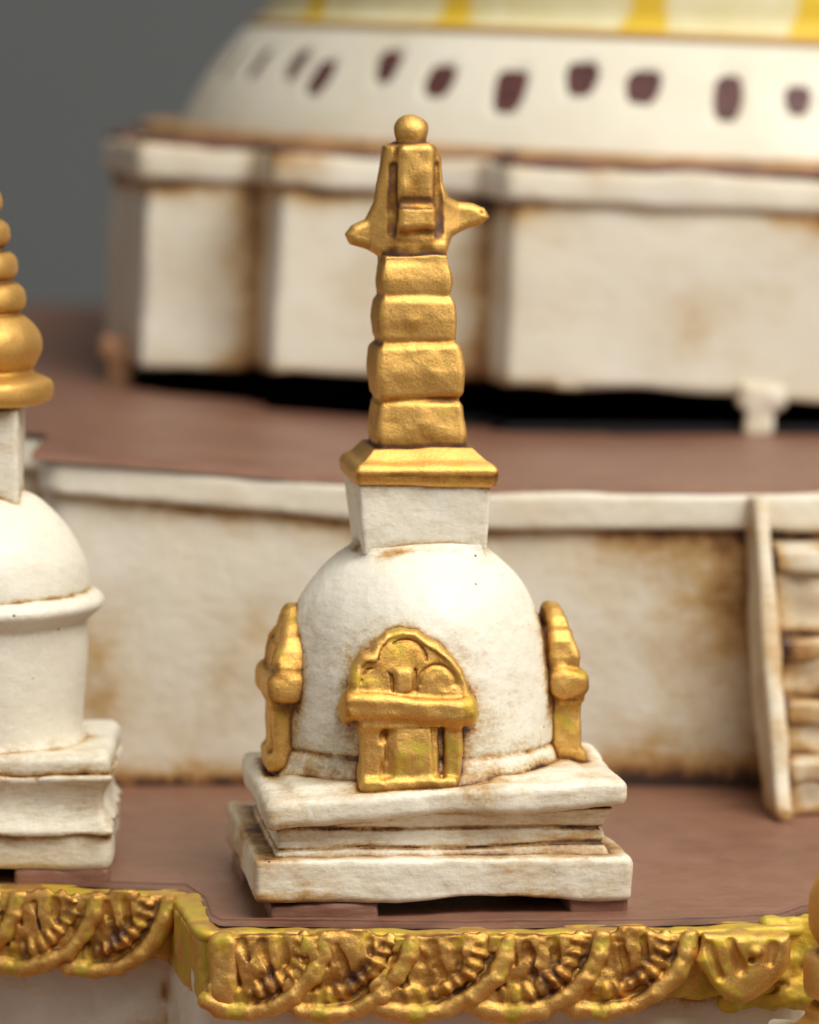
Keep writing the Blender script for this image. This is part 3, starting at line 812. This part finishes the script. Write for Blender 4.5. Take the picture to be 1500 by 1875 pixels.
def pl_stain(x, y, z):
    s = .8*np.clip(1-(ZTOP-.42-z)/.35, 0, 1)*np.clip(.5+.8*vnoise(x*1.0, y*.8, z*1.2), 0, 1)
    side = np.zeros_like(x)
    for a in ((-1.98, 14.42), (.88, 13.1)):
        ax, ay = L(*a)
        side = np.maximum(side, np.clip(1-np.sqrt((x-ax)**2+(y-ay)**2)/.75, 0, 1))
    s = s+.36*side**.9
    s += .25*np.clip(1-(z-ZB)/.25, 0, 1)
    s += .3*np.clip(vnoise(x*.7+3, y*.5, z*.8), 0, 1)
    return s
skin('plinth', f_pl, (-9.2, -9.2, .2), (9.1, 8.3, 3.1), .10, M_great, great, great_all, .5, {'stain': pl_stain}, wash_h=(.2, .5))
def c_stain(x, y, z): return .45*np.clip(vnoise(x*1.1, y*1.1, z), 0, 1)+.3*np.clip((z-ZTOP+.12)/.15, 0, 1)
skin('plinth_coping', f_plc, (-9.4, -9.4, 2.5), (9.3, 8.5, 3.2), .09, M_great, great, great_all, .5, {'stain': c_stain}, wash_h=(.15, .4))
# maroon line and ochre top of the plinth
def f_edge(x, y, z): return extrude(np.abs(plan2(x, y)+.03)-.10, z-(ZTOP+.035), .05, .03)-wob(x, y, z, 1.5, .03, 122)
skin('maroon_edge', f_edge, (-9.4, -9.4, ZTOP-.1), (9.3, 2, ZTOP+.2), .06, M_maroon_edge, great, None, 0)
def f_och(x, y, z): return np.maximum(np.maximum(plan2(x, y)+.16, np.sqrt(x*x+y*y)-8.75), np.abs(z-(ZTOP+.06))-.14)-wob(x, y, z, 1.2, .03, 123)
skin('plinth_top', f_och, (-9, -9, ZTOP-.15), (9, 8.2, ZTOP+.3), .09, M_ochre, great, None, 0)
# round drum with sunk niches
DZ0, DZ1 = 3.05, 4.63
NI = [(-81, 4.12, .30, .40), (-74.4, 4.11, .36, .46), (-65.9, 4.13, .34, .44), (-57.8, 4.15, .32, .46), (-52.6, 4.0, .36, .52), (-44.0, 4.18, .36, .48), (-37.0, 4.03, .44, .47),
      (-29.2, 3.95, .42, .62), (-22.5, 4.14, .40, .48), (-16.5, 4.07, .42, .47), (-8.7, 3.98, .36, .62), (-2.5, 3.99, .30, .40), (1.2, 3.95, .36, .5), (8.0, 4.0, .4, .5), (15.5, 4.05, .42, .48), (23, 3.98, .4, .6), (30, 4.08, .42, .48)]
def drum_r(z): return 8.22-.87*np.clip((z-3.15)/1.48, 0, 1)**1.45
ph = np.radians(np.arange(-130, 130.01, .35)); zz = np.linspace(DZ0-.1, DZ1, 46)
PH, ZZ = np.meshgrid(ph, zz, indexing='ij')
RR = drum_r(ZZ)+.03*vnoise(PH*6, ZZ*1.2, PH*0)
for a, zc, w, h in NI:
    du = (PH-math.radians(a))*drum_r(zc)/(w/2); dv = (ZZ-zc)/(h/2)
    k = (np.abs(du)**3+np.abs(dv)**3)
    RR -= .04*np.clip((1.2-k)/.4, 0, 1)
Vd = np.stack([RR*np.sin(PH), -RR*np.cos(PH), ZZ], -1).reshape(-1, 3); n = len(zz)
drum = mesh_obj('drum', Vd, [(i*n+j, (i+1)*n+j, (i+1)*n+j+1, i*n+j+1) for i in range(len(ph)-1) for j in range(n-1)], M_drum, great, True)
rs = np.random.RandomState(4)
for a, zc, w, h in NI:
    pts = []; m = 20
    r0 = drum_r(zc)-.015
    tl = rs.uniform(-.08, .08)
    vs = []
    for k in range(m):
        t = 2*PI*k/m; c, s = math.cos(t), math.sin(t)
        u = math.copysign(abs(c)**.6, c)*w*(.52 if a > -50 else .66)*(1+rs.uniform(-.08, .08)); v = math.copysign(abs(s)**.6, s)*h*.42*(1+rs.uniform(-.06, .06))
        if v < 0: u *= .82
        u += tl*v - .38*math.sin(math.radians(abs(a)))*v
        for dep in (-.06, .02):
            rr = drum_r(zc+v)-.015+dep; A = math.radians(a)+u/drum_r(zc)
            vs.append((rr*math.sin(A), -rr*math.cos(A), zc+v))
    fs = [[2*k+1 for k in range(m)], [2*k for k in range(m)][::-1]]+[(2*k, 2*((k+1) % m), 2*((k+1) % m)+1, 2*k+1) for k in range(m)]
    mesh_obj('niche', vs, fs, M_maroon, great)
# seam moulding and the yellow-splashed dome
prof = smooth_profile([(7.22, 4.60), (7.34, 4.66), (7.30, 4.74), (7.14, 4.80), (7.08, 4.95), (7.10, 5.3), (7.0, 6.0), (6.5, 7.4), (5.5, 8.7), (4.0, 9.8), (2.0, 10.4), (.01, 10.55)], 5)
ph = np.radians(np.arange(-180, 180.01, 1.0)); pr = np.array(prof)
PH, I = np.meshgrid(ph, np.arange(len(pr)), indexing='ij')
RR = pr[I, 0]; ZZ = pr[I, 1]
Vd = np.stack([RR*np.sin(PH), -RR*np.cos(PH), ZZ], -1).reshape(-1, 3); n = len(pr)
td = NT('saffron_splashed_cream'); co = td.coord()
saf = td.attr('saffron'); seam = td.attr('seam')
nn = td.noise(co, 1.2, 5, .6, .3)
c = td.ramp(nn, [(.3, (.70, .60, .28)), (.7, (.80, .73, .48))])
c = td.mix(td.step(td.math('ADD', saf, td.math('MULTIPLY', td.math('SUBTRACT', nn, .5), 1.3)), .3, .8), c, (.74, .50, .035))
c = td.mix(td.step(seam, .35, .7), c, (.50, .27, .07))
td.set('Base Color', c); td.set('Roughness', .55)
gd = mesh_obj('dome', Vd, [(i*n+j, (i+1)*n+j, (i+1)*n+j+1, i*n+j+1) for i in range(len(ph)-1) for j in range(n-1)], td.m, great, True)
sf = np.zeros(PH.shape)
for a in (-88, -63.3, -39.4, -17.8, -1.0, 17, 38, 60):
    du = np.abs(PH-math.radians(a))*7.1
    w = .22+.10*np.clip((5.05-ZZ)/.3, 0, 1)
    sf = np.maximum(sf, np.clip((w-du)/.12+.5, 0, 1)*(ZZ > 4.7)*np.clip((5.5-ZZ)/.15, 0, 1))
    sf = np.maximum(sf, np.clip((.55-np.sqrt(((du-1.0)/1.0)**2*.0+((du)/1.5)**2+((ZZ-6.0)/.55)**2))*4, 0, 1))
setattr_f(gd.data, 'saffron', sf.reshape(-1))
setattr_f(gd.data, 'seam', np.clip(1-np.abs(ZZ-4.70)/.10, 0, 1).reshape(-1))
# stubby feet under the plinth
for (x, y, w, h, m) in ((-3.75, 15.6, .16, 1.0, M_post), (4.22, 11.95, .17, .55, M_great)):
    lx, ly = L(x, y)
    skin('foot', lambda a, b, c: smin(box(a, b, c, (lx, ly, ZB-h/2+.12), (w, w*1.3, h/2), .05), box(a, b, c, (lx, ly, ZB+.05), (w*1.8, w*1.4, .16), .08), .12)-wob(a, b, c, 2.5, .05, x),
         (lx-.5, ly-.45, ZB-h-.05), (lx+.5, ly+.45, ZB+.35), .04, m, great, None, .6, {'stain': lambda a, b, c: .3+.3*vnoise(a*2, b*2, c*3)})
for v in (great,): pass

# upper terrace: red sheet with the pit the great stupa stands over
def tz(x, y): return zt(x)-.005+0*y
xs = np.linspace(-14, 18, 161); ys = np.linspace(5.0, 31, 131)
X, Y = np.meshgrid(xs, ys, indexing='ij')
Zg = tz(X, Y)+.012*vnoise(X*.8, Y*.8, X*0)
Zg -= .06*(Y < 5.3)
inside = poly2(X-PIV[0], Y-PIV[1], PLAN)
V = np.stack([X, Y, Zg], -1).reshape(-1, 3); n = len(ys)
ins = inside.reshape(-1)
front = np.where((X < -4.05), 7.4, 5.12).reshape(-1)
F = []
for i in range(len(xs)-1):
    for j in range(n-1):
        q = (i*n+j, (i+1)*n+j, (i+1)*n+j+1, i*n+j+1)
        if min(ins[k] for k in q) < -.12: continue
        if any(V[k][1] < front[k] for k in q): continue
        F.append(q)
ut = mesh_obj('upper_terrace', V, F, M_red, None, True); ut['kind'] = 'structure'
# pit: dark hollow under the model
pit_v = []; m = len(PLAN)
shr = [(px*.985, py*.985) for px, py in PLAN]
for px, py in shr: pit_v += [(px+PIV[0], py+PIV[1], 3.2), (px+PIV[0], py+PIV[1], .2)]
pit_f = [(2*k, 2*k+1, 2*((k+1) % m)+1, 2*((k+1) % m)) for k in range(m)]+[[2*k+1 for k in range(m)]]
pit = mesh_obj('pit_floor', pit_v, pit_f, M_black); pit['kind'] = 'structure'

# grey studio backdrop
tb = NT('grey_backdrop_paper'); co = tb.coord()
tb.set('Base Color', tb.ramp(tb.noise(co, .05, 3), [(.3, (.185, .188, .180)), (.7, (.205, .208, .198))])); tb.set('Roughness', .9)
bd = mesh_obj('backdrop', [(-120, 62, -40), (120, 62, -40), (120, 62, 90), (-120, 62, 90)], [(0, 1, 2, 3)], tb.m); bd['kind'] = 'structure'

# ================================================================== light, world, camera
def area(name, loc, target, size, power, col=(1, 1, 1), sy=None):
    l = bpy.data.lights.new(name, 'AREA'); l.energy = power; l.color = col
    l.shape = 'RECTANGLE'; l.size = size; l.size_y = sy or size
    o = bpy.data.objects.new(name, l); C.objects.link(o); o.location = loc
    from mathutils import Vector
    d = Vector(target)-Vector(loc); o.rotation_euler = d.to_track_quat('-Z', 'Y').to_euler()
    return o
area('softbox_key', (16, -20, 40), (0, 4, 2), 26, 27500, (1, .98, .94))
area('softbox_left', (-38, -22, 16), (0, 3, 3), 24, 2400, (1, .99, .97), 34)
area('softbox_right', (40, -14, 14), (0, 3, 3), 22, 5200, (1, .98, .95), 34)
area('softbox_back', (6, 26, 46), (3, 14, 4), 30, 4500, (1, .97, .93))

w = bpy.data.worlds.new('World'); SC.world = w; w.use_nodes = True
w.node_tree.nodes['Background'].inputs[0].default_value = (.95, .97, 1, 1)
w.node_tree.nodes['Background'].inputs[1].default_value = .15

cd = bpy.data.cameras.new('camera'); cam = bpy.data.objects.new('camera', cd); C.objects.link(cam)
cam.location = (0, -40.75, 7.67); cam.rotation_euler = (math.radians(90-6), 0, 0)
cd.sensor_fit = 'VERTICAL'; cd.sensor_height = 30; cd.sensor_width = 24; cd.lens = 30/2/(937.5/8000)
cd.clip_start = 1; cd.clip_end = 600
cd.dof.use_dof = True; cd.dof.focus_distance = 39.4; cd.dof.aperture_fstop = (cd.lens*.001)/.54
cd.dof.aperture_blades = 0
SC.camera = cam
vs = SC.view_settings
vs.view_transform = 'Standard'; vs.look = 'None'; vs.exposure = 0; vs.gamma = 1; vs.use_curve_mapping = False
SC.render.engine = 'CYCLES'
SC.cycles.use_denoising = True
SC.cycles.max_bounces = 6
